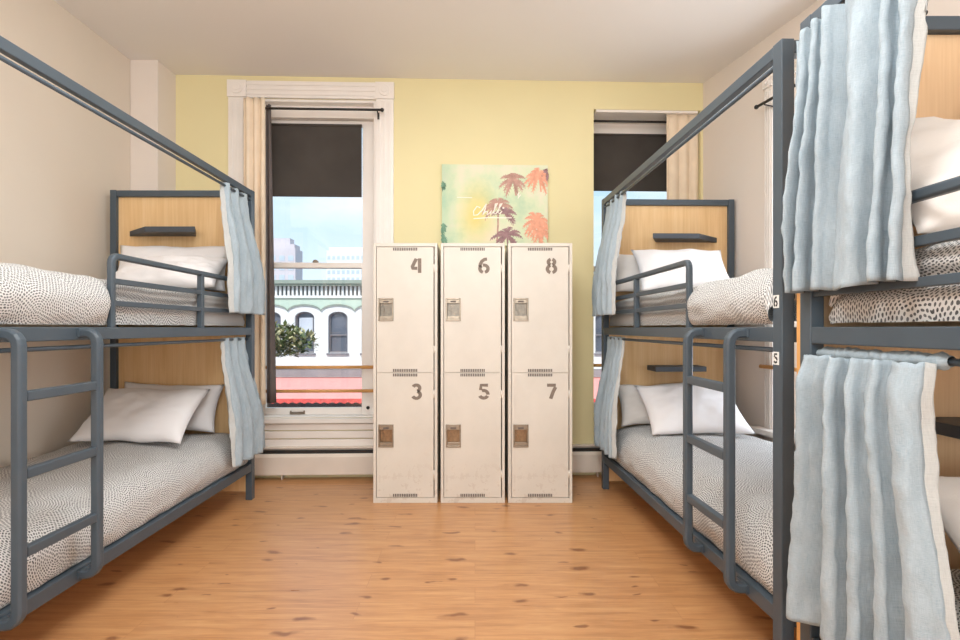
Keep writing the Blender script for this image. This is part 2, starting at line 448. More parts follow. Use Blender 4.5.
for a, b, t in ((.215, .285, .014), (.292, .345, .022), (.352, .398, .018)): m.box(W1[0] + .002, W1[1] - .002, -t, -.001, a, b)
m.build('apron', M['trim'], w1, bevel=.004)
m = MB(); m.ball((W1[1] - .075, .085, .50), .013); m.box(W1[1] - .081, W1[1] - .069, .085, .10, .494, .506)
m.build('sash_knob', M['black'], w1, smooth=True)
w2 = window('window_2', EW, W2, .27, .06, 1.60, 2.62, .50)
w3 = window('window_3', RW, W3, .10, .08, 1.60, 2.45, .53, casing=(.07, 2.69), ears=.15, proj=.09)

def shade(base, u0, u1, d, z0, z1, label):
    o = empty('roller_shade', (0, 0, 0)); place(o, *base)
    MB().box(u0, u1, d, d + .003, z0, z1 - .02).build('shade_cloth', M['shade'], o)
    MB().tube([(u0, d + .004, z1 - .012), (u1, d + .004, z1 - .012)], .012).build('roller', M['shade'], o, smooth=True)
    MB().box(u0, u1, d - .004, d + .007, z0 - .012, z0 + .004).build('hem_bar', M['shade'], o, bevel=.002)
    tag(o, label, 'window shade', 'roller shades')
shade(EW, W1[0] + .103, W1[1] - .128, .122, 2.115, 2.66, 'dark grey roller shade over the upper half of the window left of the lockers')
shade(EW, W2[0] + .03, W2[1] - .03, .245, 2.21, 2.66, 'dark grey roller shade in the recessed window behind the numbered bunk')

def rod(base, u0, u1, d, z, label, brackets, balls=True, wall_d=0.0):
    o = empty('curtain_rod'); place(o, *base)
    MB().tube([(u0, d, z), (u1, d, z)], .009).build('pole', M['black'], o, smooth=True)
    for b in brackets:
        m = MB(); m.tube([(b, wall_d - .004, z - .022), (b, d, z - .012)], .005, 6); m.box(b - .008, b + .008, wall_d - .006, wall_d - .001, z - .05, z)
        m.build('bracket', M['black'], o)
    if balls:
        for u in (u0, u1): MB().ball((u, d, z), .014).build('finial', M['black'], o, smooth=True)
    tag(o, label, 'curtain rod')
rod(EW, W1[0] + .02, W1[1] + .055, -.085, 2.69, 'thin black curtain rod across the window left of the lockers', [W1[1] + .02, W1[0] + .03], wall_d=-.03)
rod(EW, W2[0] + .001, W2[1] - .001, .075, 2.69, 'thin black curtain rod spanning the recessed window behind the numbered bunk', [], balls=False)
rod(RW, .69, 1.75, -.09, 2.50, 'black curtain rod on the right wall seen past the numbered bunk post', [.76, 1.70])

def bar(base, u0, u1, d, z, label, grp=None, r=.0125):
    o = MB().tube([(u0, d, z), (u1, d, z)], r, 12).build('safety_bar', M['dowel'], smooth=True)
    place(o, *base); tag(o, label, 'window bar', grp)
G = 'wooden window safety bars'
bar(EW, W1[0] + .021, W1[1] - .021, .05, .81, 'upper round wooden safety bar across the window left of the lockers', G)
bar(EW, W1[0] + .021, W1[1] - .021, .05, .632, 'lower round wooden safety bar across the window left of the lockers', G)
bar(EW, W2[0] + .001, W2[1] - .001, .19, .81, 'wooden safety bar across recessed window behind the numbered bunk', G)
bar(RW, .668, 1.70, -.043, .86, 'wooden safety bar of the right wall window, end seen through the numbered bunk', G)

# ------------------------------------------------------------------ cloth: window curtains
def cloth_grid(fn, nu, nv, w, h):
    return MB().grid(fn, nu, nv, lambda a, b: (a * w, b * h))
def window_curtain(base, u0, u1, d, zt, zb, n, label, lining=None, seed=0, amp=.03):
    o = empty('window_curtain'); place(o, *base)
    def fn(t, s):
        ph = 2 * PI * n * (t + .05 * nz(t * 3, seed)) + .5 * nz(s * 2, t * 2, seed)
        a = amp * (.35 + .65 * s)
        return (u0 + (u1 - u0) * t + .25 * a * math.cos(ph), d + a * math.sin(ph) + .006 * nz(t * 9, s * 5, seed), zt + (zb - zt) * s)
    cloth_grid(fn, n * 14, 40, (u1 - u0) * 2, zt - zb).build('curtain_cloth', M['cream_cloth'], o, smooth=True, solid=.003)
    if lining:
        a, b = lining
        def fl(t, s): return (a + (b - a) * t * (.45 + .55 * s), d + .045 + .012 * math.sin(t * 7 + s), zt - .03 + (zb + .03 - zt) * s)
        cloth_grid(fl, 12, 20, b - a, zt - zb).build('lining', M['lining'], o, smooth=True, solid=.003)
    tag(o, label, 'curtain', 'cream window curtains'); return o
window_curtain(EW, W1[0] + .012, W1[0] + .165, -.110, 2.755, .56, 3, 'cream curtain drawn to the left side of the window left of the lockers', (W1[0] + .160, W1[0] + .230), 3)
window_curtain(EW, 3.668, 3.912, .035, 2.735, .50, 3, 'cream curtain drawn to the right side of the recessed window behind the numbered bunk', None, 8, .026)

# ------------------------------------------------------------------ baseboard heater
h = empty('baseboard_heater'); place(h, *EW)
UH0, UH1 = .02, 3.90
MB().box(UH0, UH1, -.012, -.001, .03, .235).box(UH0, UH1, -.048, -.012, .222, .235).build('back_plate', M['heater'], h, bevel=.002)
m = MB(); m.prism([(-.072, .037), (-.072, .165), (-.058, .188), (-.054, .185), (-.066, .163), (-.066, .037)], UH0, UH1, 0)
m.build('front_cover', M['heater'], h)
MB().box(UH0 + .012, UH1 - .012, -.05, -.013, .05, .205).build('heating_fins', M['black'], h)
for i in range(6):
    u = UH0 + .005 + i * (UH1 - UH0 - .02) / 5
    MB().box(u, u + .006, -.066, -.012, .001, .18).build('support_bracket', M['heater'], h)
tag(h, 'long cream metal baseboard heater along the foot of the yellow wall', 'heater')

# ------------------------------------------------------------------ lockers
LW, LH, LD = .4045, 1.640, .42
def locker(x0, up, lo, label, cup_up, cup_lo):
    o = empty('locker', (x0, 3.47, 0))
    f = .018; b = f + .0
    m = MB()
    m.box(0, f, 0, LD, 0, LH); m.box(LW - f, LW, 0, LD, 0, LH); m.box(f, LW - f, 0, LD, LH - .022, LH)
    m.box(f, LW - f, 0, LD, 0, .032); m.box(f, LW - f, LD - .01, LD, .032, LH - .022); m.box(f, LW - f, .012, LD - .01, .818, .826)
    m.build('body', M['locker'], o, bevel=.0015)
    for ch, z0, z1, cup in ((up, .8235, LH - .0255, cup_up), (lo, .0355, .8205, cup_lo)):
        d0, d1 = f + .0035, LW - f - .006
        mb = MB()
        zl = z0 + (.315 if ch in '357' else .325)
        lx0, lx1, lz0, lz1 = .032, .128, zl, zl + .145
        y0, y1 = .001, .018
        for a, bb, c, dd in ((d0, lx0, z0, z1), (lx1, d1, z0, z1), (lx0, lx1, z0, lz0), (lx0, lx1, lz1, z1)): mb.box(a, bb, y0, y1, c, dd)
        door = mb.build('door', M['locker'], o)
        # recessed latch cup
        mb = MB(); e = .009
        for a, bb, c, dd in ((lx0, lx0 + e, lz0, lz1), (lx1 - e, lx1, lz0, lz1), (lx0 + e, lx1 - e, lz0, lz0 + e * 1.2), (lx0 + e, lx1 - e, lz1 - e * 1.2, lz1)):
            mb.box(a, bb, -.004, .014, c, dd)
        mb.box(lx0 + e, lx1 - e, -.002, .012, lz1 - .034, lz1 - .011); mb.box(lx0 + e, lx1 - e, .0, .012, lz0 + .011, lz0 + .032)
        la = mb.build('latch', M['latch'], door, bevel=.0015)
        mb = MB(); mb.box(lx0 + e, lx1 - e, .020, .024, lz0 + .01, lz1 - .01)
        mb.box(lx0 + .02, lx0 + .026, .006, .020, lz0 + .07, lz1 - .036); mb.box(lx0 + .026, lx0 + .034, .006, .012, lz0 + .06, lz0 + .085)
        mb.build('latch_cup', cup, door)
        mb = MB(); mb.box(lx0 + .03, lx1 - .03, -.003, .0, lz1 - .028, lz1 - .018); mb.build('latch_slot', M['vent'], door)
        # louvre rows top and bottom
        for zz in ((z1 - .022, z1 - .004), (z0 + .004, z0 + .022)):
            mb = MB()
            for k in range(14):
                xx = .125 + k * .0112
                mb.box(xx, xx + .0068, -.0012, .0015, zz[0], zz[1])
            mb.build('vent', M['vent'], door)
        for zz in (z0 + .12, z1 - .16):
            MB().tube([(LW - f - .003, .002, zz), (LW - f - .003, .002, zz + .05)], .0045, 8).build('hinge', M['locker'], door, smooth=True)
        mb = MB(); sx, sz = .241, z1 - .163
        digit(mb, ch, lambda a, c, hh: (sx + a * 1.12, .001 - hh, sz + c), .092, .215)
        mb.build('stencil_number', M['number'], door)
    tag(o, label, 'locker', 'white metal lockers')
locker(-.642, '4', '3', 'off-white two-door metal locker numbered 4 and 3, beside the window', M['latch_cup_grey'], M['latch_cup'])
locker(-.2165, '6', '5', 'off-white two-door metal locker numbered 6 and 5, the middle one', M['latch_cup_grey'], M['latch_cup'])
locker(.2095, '8', '7', 'off-white two-door metal locker numbered 8 and 7, on the right', M['latch_cup_grey'], M['latch_cup'])

# ------------------------------------------------------------------ palm canvas print
def m_canvas():
    t = NT('pastel_sunset_canvas'); v = t.coord('Object')
    sp = t.new('ShaderNodeSeparateXYZ'); t.link(v, sp.inputs[0])
    n = t.noise(v, 4.5, 4, 0.6); n2 = t.noise(t.coord('Object', loc=(3, 1, 5)), 3.2, 3, 0.6)
    c = t.ramp(n, [(0.3, lin((184, 208, 178))), (0.5, lin((214, 222, 188))), (0.7, lin((232, 222, 200)))])
    # warm glow left of centre is part of the printed picture
    dx = t.math('SUBTRACT', sp.outputs[0], .26); dz = t.math('SUBTRACT', sp.outputs[2], .22)
    r = t.math('SQRT', t.math('ADD', t.math('MULTIPLY', dx, dx), t.math('MULTIPLY', t.math('MULTIPLY', dz, dz), .35)))
    k = t.math('MULTIPLY', t.math('MAXIMUM', t.math('SUBTRACT', 1.0, t.math('MULTIPLY', r, 5.5)), 0.0), t.math('ADD', n2, .25))
    c = t.mix(k, c, lin((238, 208, 112)))
    e = t.math('MULTIPLY', t.math('MAXIMUM', t.math('SUBTRACT', .12, sp.outputs[0]), 0.0), 5.0)
    c = t.mix(t.math('MINIMUM', t.math('MULTIPLY', e, n2), .7), c, lin((112, 178, 160)))
    t.base(c); t.set(0.8, spec=0.2)
    return t.m
ART = [m_canvas(), plain('mauve_print', (190, 150, 136), .8, .2, 30), plain('coral_print', (234, 166, 138), .8, .15, 30), plain('plum_print', (158, 124, 126), .8, .2, 30),
       plain('white_print', (246, 238, 226), .8, .03, 30), plain('teal_print', (120, 160, 136), .8, .2, 30)]
CW, CH = .787, .60
mb = MB(); mb.box(0, CW, 0, .028, 0, CH)
rnd = random.Random(4)
def put(a, c, hh): return (a, -.0004 - hh * .3, c)
def px(X, Y): return ((X - 20) / 775 * CW, CH - (Y - 45) / 775 * CW)      # crop pixels of the picture
lim = lambda p: (max(.004, min(CW - .004, p[0])), max(.004, min(CH - .004, p[1])))
def palm(cx, cy, r, mi, n, a0, a1, trunk=None):
    c = px(cx, cy); mb.mi = mi; rr = r / 775 * CW
    for i in range(n):
        a = R(a0 + (a1 - a0) * (i + rnd.uniform(-.3, .3)) / max(1, n - 1)); L = rr * rnd.uniform(.75, 1.1)
        pts = []
        for k in range(7):
            s = k / 6
            pts.append((c[0] + math.cos(a) * L * s, c[1] + math.sin(a) * L * s - L * .45 * s * s))
        for k in range(6):
            w = .020 * (math.sin(PI * min(.98, (k + 1) / 7)) + .15)
            mb.ribbon([lim(pts[k]), lim(pts[k + 1])], w, put, .001 + .0001 * i)
            p = pts[k + 1]                                  # ragged leaflets
            for sg in (-1, 1):
                b = a + sg * 1.0
                mb.ribbon([lim(p), lim((p[0] + math.cos(b) * w * 1.1, p[1] + math.sin(b) * w * 1.1 - .008))], .004, put, .001)
    if trunk:
        mb.ribbon([lim(c), lim(((c[0] + px(*trunk)[0]) / 2 + .004, (c[1] + px(*trunk)[1]) / 2)), lim(px(*trunk))], .012, put, .0008)
palm(540, 150, 95, 1, 11, -60, 240, (560, 270))
palm(725, 120, 95, 2, 11, -60, 240, (745, 240))
palm(430, 340, 110, 1, 10, -30, 210, (420, 640))
palm(480, 400, 90, 3, 7, -40, 150, None)
palm(495, 560, 110, 3, 10, -50, 230, (500, 700))
palm(715, 450, 110, 2, 13, -80, 260, (740, 690))
palm(745, 520, 80, 2, 9, -80, 260, None)
palm(790, 95, 40, 3, 4, 100, 260, None)
palm(16, 190, 26, 5, 4, -60, 60, None); palm(14, 500, 40, 5, 4, -70, 80, None); palm(14, 580, 40, 5, 4, -70, 80, None)
mb.mi = 4
def scr(pts, w): mb.ribbon([px(*p) for p in pts], w / 775 * CW, put, .0022)
scr([(300, 360), (275, 350), (250, 385), (252, 415), (280, 412), (305, 385)], 8)            # flowing white brush script
scr([(305, 390), (345, 330), (335, 370), (318, 412), (340, 385), (352, 388), (350, 412), (368, 398)], 8)
scr([(368, 398), (380, 378), (375, 408), (392, 396), (425, 325), (410, 330), (398, 400), (415, 402)], 8)
scr([(415, 402), (460, 325), (445, 330), (428, 395), (442, 402), (458, 385)], 8)
scr([(462, 362), (474, 358)], 12)
scr([(250, 440), (350, 432), (530, 432)], 7); scr([(130, 285), (240, 287)], 5)
scr([(572, 265), (585, 240), (580, 265), (575, 290), (595, 262)], 6)
cv = mb.build('canvas_print', ART)
place(cv, (-.2445, 4.066, 1.715), R(2.04))
tag(cv, 'unframed pastel canvas print of palm trees with white script above the lockers', 'wall art')

# ------------------------------------------------------------------ bunk beds
BW, BL, BH = .91, 2.13, 1.99
def bed(loc, rz, mir, label, panel_outside=False, numbers=None, panel_mat='birch', guard_y=.70, low_shelf=True):
    o = empty('bunk_bed', loc, rz); S = M['steel']
    B = lambda: MB(mir)
    pw, pd = .04, .05
    for x in (0, BW - pw):
        for y in (0, BL - pd):
            if y == 0 and x > 0: hgt = BH
            B().box(x, x + pw, y, y + pd, 0, BH).build('post', S, o, bevel=.003)
    B().box(0.001, .027, pd, BL - pd, BH - .042, BH - .002).build('top_beam', S, o, bevel=.003)
    for y in (0.004, BL - pd + .004):
        B().box(pw, BW - pw, y, y + pd - .008, BH - .042, BH - .002).build('top_beam', S, o, bevel=.003)
    for z0, z1 in ((.185, .235), (1.06, 1.107)):
        for x in (.002, BW - pw + .002):
            B().box(x, x + pw - .004, pd, BL - pd, z0, z1).build('side_rail', S, o, bevel=.003)
        for y in (.004, BL - pd + .004):
            B().box(pw, BW - pw, y, y + pd - .01, z0, z1).build('end_rail', S, o, bevel=.003)
        B().box(pw + .001, BW - pw - .001, pd + .001, BL - pd - .001, z0 + .008, z0 + .022).build('mattress_base', M['plate'], o)
    if panel_outside:
        B().box(.002, BW - .002, BL, BL + .019, .05, BH - .06).build('headboard', M[panel_mat], o, bevel=.001)
        B().box(pw, BW - pw, BL - .022, BL - .001, .24, BH - .044).build('headboard_facing', M['pale_birch'], o)
        yb = BL - .022
    else:
        B().box(pw, BW - pw, BL - .024, BL - .006, .05, BH - .043).build('headboard', M[panel_mat], o)
        yb = BL - .024
    sx = .13 if panel_outside else 0
    for z, poly in ((1.695, [(.37 + sx, yb), (.29 + sx, yb - .17), (.60 + sx * .5, yb - .17), (.80, yb)]), (.815, [(.31, yb), (.31, yb - .17), (.65, yb - .17), (.66, yb)])):
        if z < 1 and not low_shelf: continue
        B().prism(poly, z, z + .034, 2).build('shelf', M['dark_steel'], o, bevel=.003)
    for z, xr in ((1.927, .013), (1.034, .03)):
        B().tube([(xr, .02, z), (xr, BL - .05, z)], .0078).build('curtain_rail', S, o, smooth=True)
    # guard rail with rounded start corner
    m = B(); gx = .017; q = ROUNDSQ(.0130); y0 = guard_y; zt = 1.392
    path = [(gx, y0, 1.107)] + [(gx, y0 + .03 - .03 * math.cos(R(a)), zt - .03 + .03 * math.sin(R(a))) for a in (0, 22, 45, 68, 90)] + [(gx, BL - pd, zt)]
    m.sweep(path, q, Vector((1, 0, 0)))
    for z in (1.292, 1.203): m.box(gx - .010, gx + .010, y0 + .01, BL - pd, z - .011, z + .011)
    for y in (y0 + .70,): m.box(gx - .0135, gx + .0135, y, y + .028, 1.107, zt - .01)
    m.build('guard_rail', S, o, bevel=.002)
    # ladder hooked over both rails
    lad = bpy.data.objects.new('ladder', None); col.objects.link(lad); lad.parent = o
    xo = -.057; rr = .035
    for y in (.212, .555):
        z1, z0 = 1.086, .212
        path = [(.0, y, z1)] + [(xo + rr - rr * math.sin(R(a)), y, z1 - rr + rr * math.cos(R(a))) for a in (0, 22, 45, 68, 90)] \
             + [(xo + rr - rr * math.cos(R(a)), y, z0 + rr - rr * math.sin(R(a))) for a in (0, 22, 45, 68, 90)] + [(.0, y, z0)]
        B().sweep(path, ROUNDSQ(.0168), Vector((0, 1, 0))).build('ladder_rail', S, lad, bevel=.002)
        for z in (z1, z0):
            B().box(-.005, .002, y - .02, y + .055, z - .014, z + .014).build('bracket', S, lad, bevel=.001)
            B().tube([(-.011, y + .04, z), (-.005, y + .04, z)], .007, 8, Vector((0, 1, 0))).build('bolt', M['bolt'], lad)
    for z in (.896, .660, .421):
        B().box(xo - .013, xo + .013, .230, .537, z - .016, z + .016).build('rung', S, lad, bevel=.004)
    if numbers:
        for ch, z in numbers:
            p = B().box(-.0012, 0, .014, .044, z, z + .040).build('number_sticker', M['plate'], o)
            m = B(); digit(m, ch, lambda a, c, hh: (-.0012 - hh, .0395 - a, z + .005 + c), .030, .2, .0006)
            m.build('numeral', M['ink'], p)
    tag(o, label, 'bunk bed', 'blue-grey bunk beds')
    return o
BEDL = ((-1.431, 1.445, 0), 0, -1)
BEDR = ((.937, 1.68, 0), R(1.65), 1)
BEDN = ((.952, -.53, 0), R(.2), 1)
bed(*BEDL, 'blue-grey metal bunk bed with ladder along the left beige wall', guard_y=.745, low_shelf=False)
bed(*BEDR, 'blue-grey metal bunk bed right of the lockers, post numbered 6 and 5', numbers=[('6', 1.166), ('5', .990)], guard_y=.715)
bed(*BEDN, 'blue-grey metal bunk bed nearest the camera, cut off by the right edge', panel_outside=True, panel_mat='wood_edge')

# ------------------------------------------------------------------ bedding
def catmull(P, n):
    out = []
    Q = [P[0]] + P + [P[-1]]
    for i in range(1, len(Q) - 2):
        for k in range(n):
            t = k / n; a, b, c, d = (Vector(Q[i + j]) for j in (-1, 0, 1, 2))
            out.append(0.5 * ((2 * b) + (c - a) * t + (2 * a - 5 * b + 4 * c - d) * t * t + (3 * b - a - 3 * c + d) * t ** 3))
    out.append(Vector(P[-1])); return out
def duvet(B, upper, label, guard_y, seed, ztop=None):
    loc, rz, mir = B
    if upper:
        zb, zt = 1.112, 1.295 if ztop is None else ztop
        A = [(BW - .045, zb + .03), (BW - .045, zt - .04), (BW - .09, zt), (BW * .55, zt + .012), (.16, zt + .014), (.055, zt + .0), (.008, zt - .05), (-.012, zt - .10), (-.004, zt - .15), (.016, zb + .004)]
        C = [(BW - .045, zb + .03), (BW - .045, zt - .04), (BW - .09, zt), (BW * .55, zt + .008), (.17, zt + .006), (.075, zt - .008), (.036, zt - .05), (.056, zt - .085), (.036, zt - .125), (.042, zb + .006)]
    else:
        zb, zt = .238, .44 if ztop is None else ztop
        A = [(BW - .045, zb + .03), (BW - .045, zt - .04), (BW - .09, zt), (BW * .55, zt + .012), (.18, zt + .008), (.085, zt - .015), (.035, zt - .06), (.018, zt - .11), (.016, zt - .16), (.028, zb + .004)]
        C = A
    a = catmull(A, 6); c = catmull(C, 6); n = len(a) - 1
    arcs = [0]
    for i in range(n): arcs.append(arcs[-1] + (a[i + 1] - a[i]).length)
    y0, y1 = .055, BL - .075
    nv = 90
    def fn(u, v):
        i = int(round(u * n)); y = y0 + (y1 - y0) * v
        w = sm(guard_y - .035, guard_y - .004, y) if upper else 0
        p = a[i].lerp(c[i], w); s = arcs[i]
        x, z = p
        top = sm(zb + .02, zt - .02, z)
        edge = min(1, (v * (y1 - y0)) / .03, ((1 - v) * (y1 - y0)) / .05)
        z = zb + (z - zb) * (.45 + .55 * math.sqrt(max(0, 1 - (1 - edge) ** 2)))
        b = .012 * nz(s * 5, y * 4, seed) + .007 * nz(s * 13, y * 9, seed + 3) + .016 * nz(s * 2, y * 1.6, seed + 7)
        z += b * top + (.003 * nz(y * 14, seed) if not top else 0)
        x += -(1 - top) * (.008 * nz(y * 6, z * 14, seed) + .006 * nz(y * 17, z * 22, seed + 2)) * (0 if (upper and w > .5) else 1)
        if upper and w < .5 and y > guard_y - .10:          # plump rounded end beside the guard rail
            x += 0
        return (x, y, z)
    mb = MB(mir); mb.grid(fn, n, nv, lambda p, q: (arcs[int(round(p * n))], y0 + (y1 - y0) * q + seed * .37))
    o = mb.build('duvet', M['duvet'], smooth=True); place(o, loc, rz)
    tag(o, label, 'duvet', 'dash-print duvets')
    return o
def pillow(B, x0, x1, yb, zb, yt, zt, thick, label, seed, mat='pillow', tilt=0, crumple=1.0, spin=0):
    """pillow from its lower edge (yb, zb) to its upper edge (yt, zt) in bed coordinates"""
    loc, rz, mir = B
    hw = (x1 - x0) / 2; up = Vector((0, yt - yb, zt - zb)); hh = up.length / 2; up.normalize()
    nrm = Vector((0, -up.z, up.y)); cx = (x0 + x1) / 2; cen = Vector((cx, (yb + yt) / 2, (zb + zt) / 2))
    mb = MB(mir); N = 30
    def f(sg):
        def fn(a, b):
            u, v = a * 2 - 1, b * 2 - 1
            px_ = u * hw * (1 - .07 * (1 - v * v)); py_ = v * hh * (1 - .10 * (1 - u * u))
            pu = max(0, 1 - abs(u) ** 2.4); pv = max(0, 1 - abs(v) ** 2.4)
            t = thick / 2 * (pu * pv) ** .5
            wr = crumple * (.010 * nz(u * 3, v * 3, seed + sg) + .006 * nz(u * 7, v * 6, seed + 5 * sg)) * (pu * pv) ** .3
            py_ += spin * u * .06 + .012 * nz(u * 2, seed) * 1.0
            c, s_ = math.cos(tilt), math.sin(tilt)
            qx, qy = px_ * c - py_ * s_, px_ * s_ + py_ * c
            d = cen + Vector((qx, 0, 0)) + up * qy + nrm * (sg * t + (wr if sg > 0 else -wr * .3) * (1 if pu * pv > 0 else 0))
            return d
        return fn
    mb.grid(f(1), N, N, lambda a, b: (a, b)); mb.grid(f(-1), N, N, lambda a, b: (a, b))
    bmesh.ops.remove_doubles(mb.bm, verts=mb.bm.verts, dist=.0006)
    o = mb.build('pillow', M[mat], smooth=True); place(o, loc, rz)
    tag(o, label, 'pillow', 'white pillows')
    return o

duvet(BEDL, True, 'dash-print duvet bulging over the top bunk on the left', .745, 1, 1.305)
duvet(BEDL, False, 'dash-print duvet spread on the bottom bunk on the left', .715, 2)
duvet(BEDR, True, 'dash-print duvet on the top bunk numbered 6', .715, 3)
duvet(BEDR, False, 'dash-print duvet on the bottom bunk numbered 5', .68, 4)
duvet(BEDN, True, 'dash-print duvet on the near top bunk at the right edge', .70, 5)
duvet(BEDN, False, 'dash-print duvet on the near bottom bunk behind the lowest blue curtain', .70, 6)
# left bed
pillow(BEDL, .16, .80, BL - .20, .47, BL - .085, .755, .13, 'white pillow leaning on headboard, back one on the left bottom bunk', 11, tilt=.03)
pillow(BEDL, .18, .81, BL - .56, .475, BL - .22, .735, .14, 'large white pillow at the front of the pair on the left bottom bunk', 12, spin=.1)
pillow(BEDL, .10, .82, BL - .20, 1.33, BL - .085, 1.63, .13, 'white pillow leaning on the headboard of the left top bunk', 13)
pillow(BEDL, .07, .72, BL - .40, 1.345, BL - .19, 1.53, .15, 'crumpled white pillow lying low in front on the left top bunk', 14, crumple=2.0)
# right bed
pillow(BEDR, .07, .68, BL - .20, .47, BL - .085, .735, .12, 'shade-toned white pillow at the back on bottom bunk number 5', 15, 'pillow_shaded', tilt=.05)
pillow(BEDR, .15, .77, BL - .58, .475, BL - .24, .73, .14, 'bright white pillow at the front on bottom bunk number 5', 16)
pillow(BEDR, .04, .62, BL - .19, 1.33, BL - .085, 1.60, .12, 'white pillow at the back on top bunk number 6, mostly behind the curtain', 17, 'pillow_shaded', tilt=-.04)
pillow(BEDR, .14, .74, BL - .42, 1.335, BL - .20, 1.62, .14, 'plump white pillow at the front on top bunk number 6', 18)
# near bed
pillow(BEDN, .02, .82, BL - .40, 1.31, BL - .15, 1.63, .21, 'crumpled white pillow on the near top bunk at the right edge', 19, 'pillow_shaded', crumple=2.6)
pillow(BEDN, .12, .80, BL - .50, .48, BL - .22, .74, .15, 'white pillow on the near bottom bunk beside the lowest blue curtain', 20, 'pillow_shaded', crumple=1.6)

# ------------------------------------------------------------------ bunk curtains
def bunk_curtain(B, y0, y1, zt, zb, xt, xb, fl0, fl1, n, at, ab, label, seed, shear=0.0, sharp=.16, ruffle=.02, swell=.5, lean=.75, drift=1.4, band=.05, warp=.09, heading=False):
    loc, rz, mir = B
    o = empty('bunk_curtain', loc, rz)
    full = (y1 - y0) * 2.2
    def pos(t, s):
        ph = 2 * PI * n * (t + warp * nz(t * 2.3, seed)) + drift * (nz(s * 1.3 + 5, t * 1.5, seed) - nz(5, t * 1.5, seed)) + shear * s * 2 * PI * (t - .2)
        a = at + (ab - at) * sm(0, swell, s)
        a *= .75 + .5 * nz(t * 4, s * 1.2, seed + 9)
        wv = 2.0 * abs(math.sin(ph / 2)) ** .75 - 1.0 + sharp * math.sin(2 * ph + .8 + 2.1 * nz(s, t, seed))
        e = sm(0, .9, s)
        yy0 = y0 - fl0 * e; yy1 = y1 + fl1 * e
        x = xt + (xb - xt) * sm(0, lean, s) - a * wv + .006 * nz(t * 16, s * 7, seed) + .0045 * nz(t * 26 + s * 9, s * 22, seed) + .007 * nz(t * 7, s * 4 + t * 5, seed + 2) * s
        y = yy0 + (yy1 - yy0) * t + .55 * a * math.cos(ph) + .004 * nz(t * 9, s * 9, seed + 4)
        z = zt + (zb - zt) * s + .010 * nz(t * 3, seed) * s
        if s < .05: z += ruffle * .4 * (1 - s / .05) * nz(t * 20, seed + 1)
        return (x, y, z)
    T = band
    if heading:            # gathered pocket threaded on the rail
        zc, xc = heading
        hb = MB(mir)
        tp = lambda a: min(1, .62 + a * 8, .62 + (1 - a) * 8)
        hb.grid(lambda a, b: (xc + tp(a) * (.017 + .006 * nz(a * 34, b * 2, seed)) * math.cos(2 * PI * b), y0 + (y1 - y0) * a, zc + tp(a) * (.017 + .006 * nz(a * 30, b * 2, seed + 1)) * math.sin(2 * PI * b)), 90, 12, lambda a, b: (a * full, b * .1))
        hb.build('heading', M['linen'], o, smooth=True)
    nu = max(50, n * 16)
    mb = MB(mir); mb.grid(lambda a, b: pos(T + (1 - T) * a, b), nu, 60, lambda a, b: ((T + (1 - T) * a) * full, b * (zt - zb)))
    mb.build('curtain_panel', M['linen'], o, smooth=True, solid=.0025)
    mb = MB(mir); mb.grid(lambda a, b: pos(T * a, b), 8, 60, lambda a, b: (T * a * full, b * (zt - zb)))
    mb.build('edge_band', M['linen_band'], o, smooth=True, solid=.0025)
    tag(o, label, 'bunk curtain', 'pale blue bunk curtains')
    return o
GL = BL
bunk_curtain(BEDL, GL - .43, GL - .06, 1.945, 1.19, .02, -.045, .04, .13, 3, .020, .032, 'pale blue curtain hanging on the left top bunk beside the window', 21)
bunk_curtain(BEDL, GL - .40, GL - .07, 1.047, .30, .03, -.035, .02, .14, 3, .018, .032, 'pale blue curtain hanging on the left bottom bunk beside the window', 22)
bunk_curtain(BEDR, GL - .47, GL - .06, 1.945, 1.185, .02, -.055, .02, .06, 4, .018, .028, 'pale blue curtain hanging on top bunk number 6 at its head', 23)
bunk_curtain(BEDR, GL - .42, GL - .06, 1.047, .30, .03, -.035, .02, .06, 4, .016, .028, 'pale blue curtain hanging on bottom bunk number 5 at its head', 24)
bunk_curtain(BEDN, GL - .455, GL - .008, 1.940, 1.205, -.010, -.018, -.02, .010, 6, .030, .046, 'large pale blue curtain of the near top bunk in the foreground', 25, shear=-.45, drift=2.6, band=.02, warp=.13)
bunk_curtain(BEDN, GL - .475, GL - .045, 1.030, .29, -.012, -.026, .10, .03, 5, .030, .050, 'large pale blue curtain of the near bottom bunk in the foreground', 31, shear=-.2, swell=.25, lean=.10, drift=1.1, band=.02, warp=.13, heading=(1.034, .03))

# ------------------------------------------------------------------ outside: street, building, towers, tree
FY = 22.0
struct(MB().box(-60, 60, 5.2, 120, -4.8, -4.5).build('ground', M['asphalt']))
bd = empty('corner_building', (0, FY, -4.5)); Z = 4.5
X0, X1 = -13.5, 9.5
win = [(-5.484 + 1.336 * k) for k in range(-5, 11)]
m = MB(); hw, wz0, wz1 = .39, .11, 1.52           # wall with arched openings left free
xs = X0
m.box(X0, X1, 0, .3, 0 + .0, Z - 1.9); m.box(X0, X1, .35, .6, Z - 1.9, Z + 2.3)
for wx in win:
    m.box(xs, wx - hw, 0, .3, Z - .54, Z + 2.34); xs = wx + hw
    m.box(wx - hw, wx + hw, 0, .3, Z - .54, Z + wz0)
    top = arc(wx, wz1 + Z, hw, 0, 180, 10, .24)
    for (a, b) in zip(top, top[1:]):
        m.prism([(a[0], a[1]), (a[0], Z + 2.34), (b[0], Z + 2.34), (b[0], b[1])], 0, .3, 1)
m.box(xs, X1, 0, .3, Z - .54, Z + 2.34)
m.build('wall', M['facade'], bd)
m = MB()                                           # sage frieze with scalloped lower edge
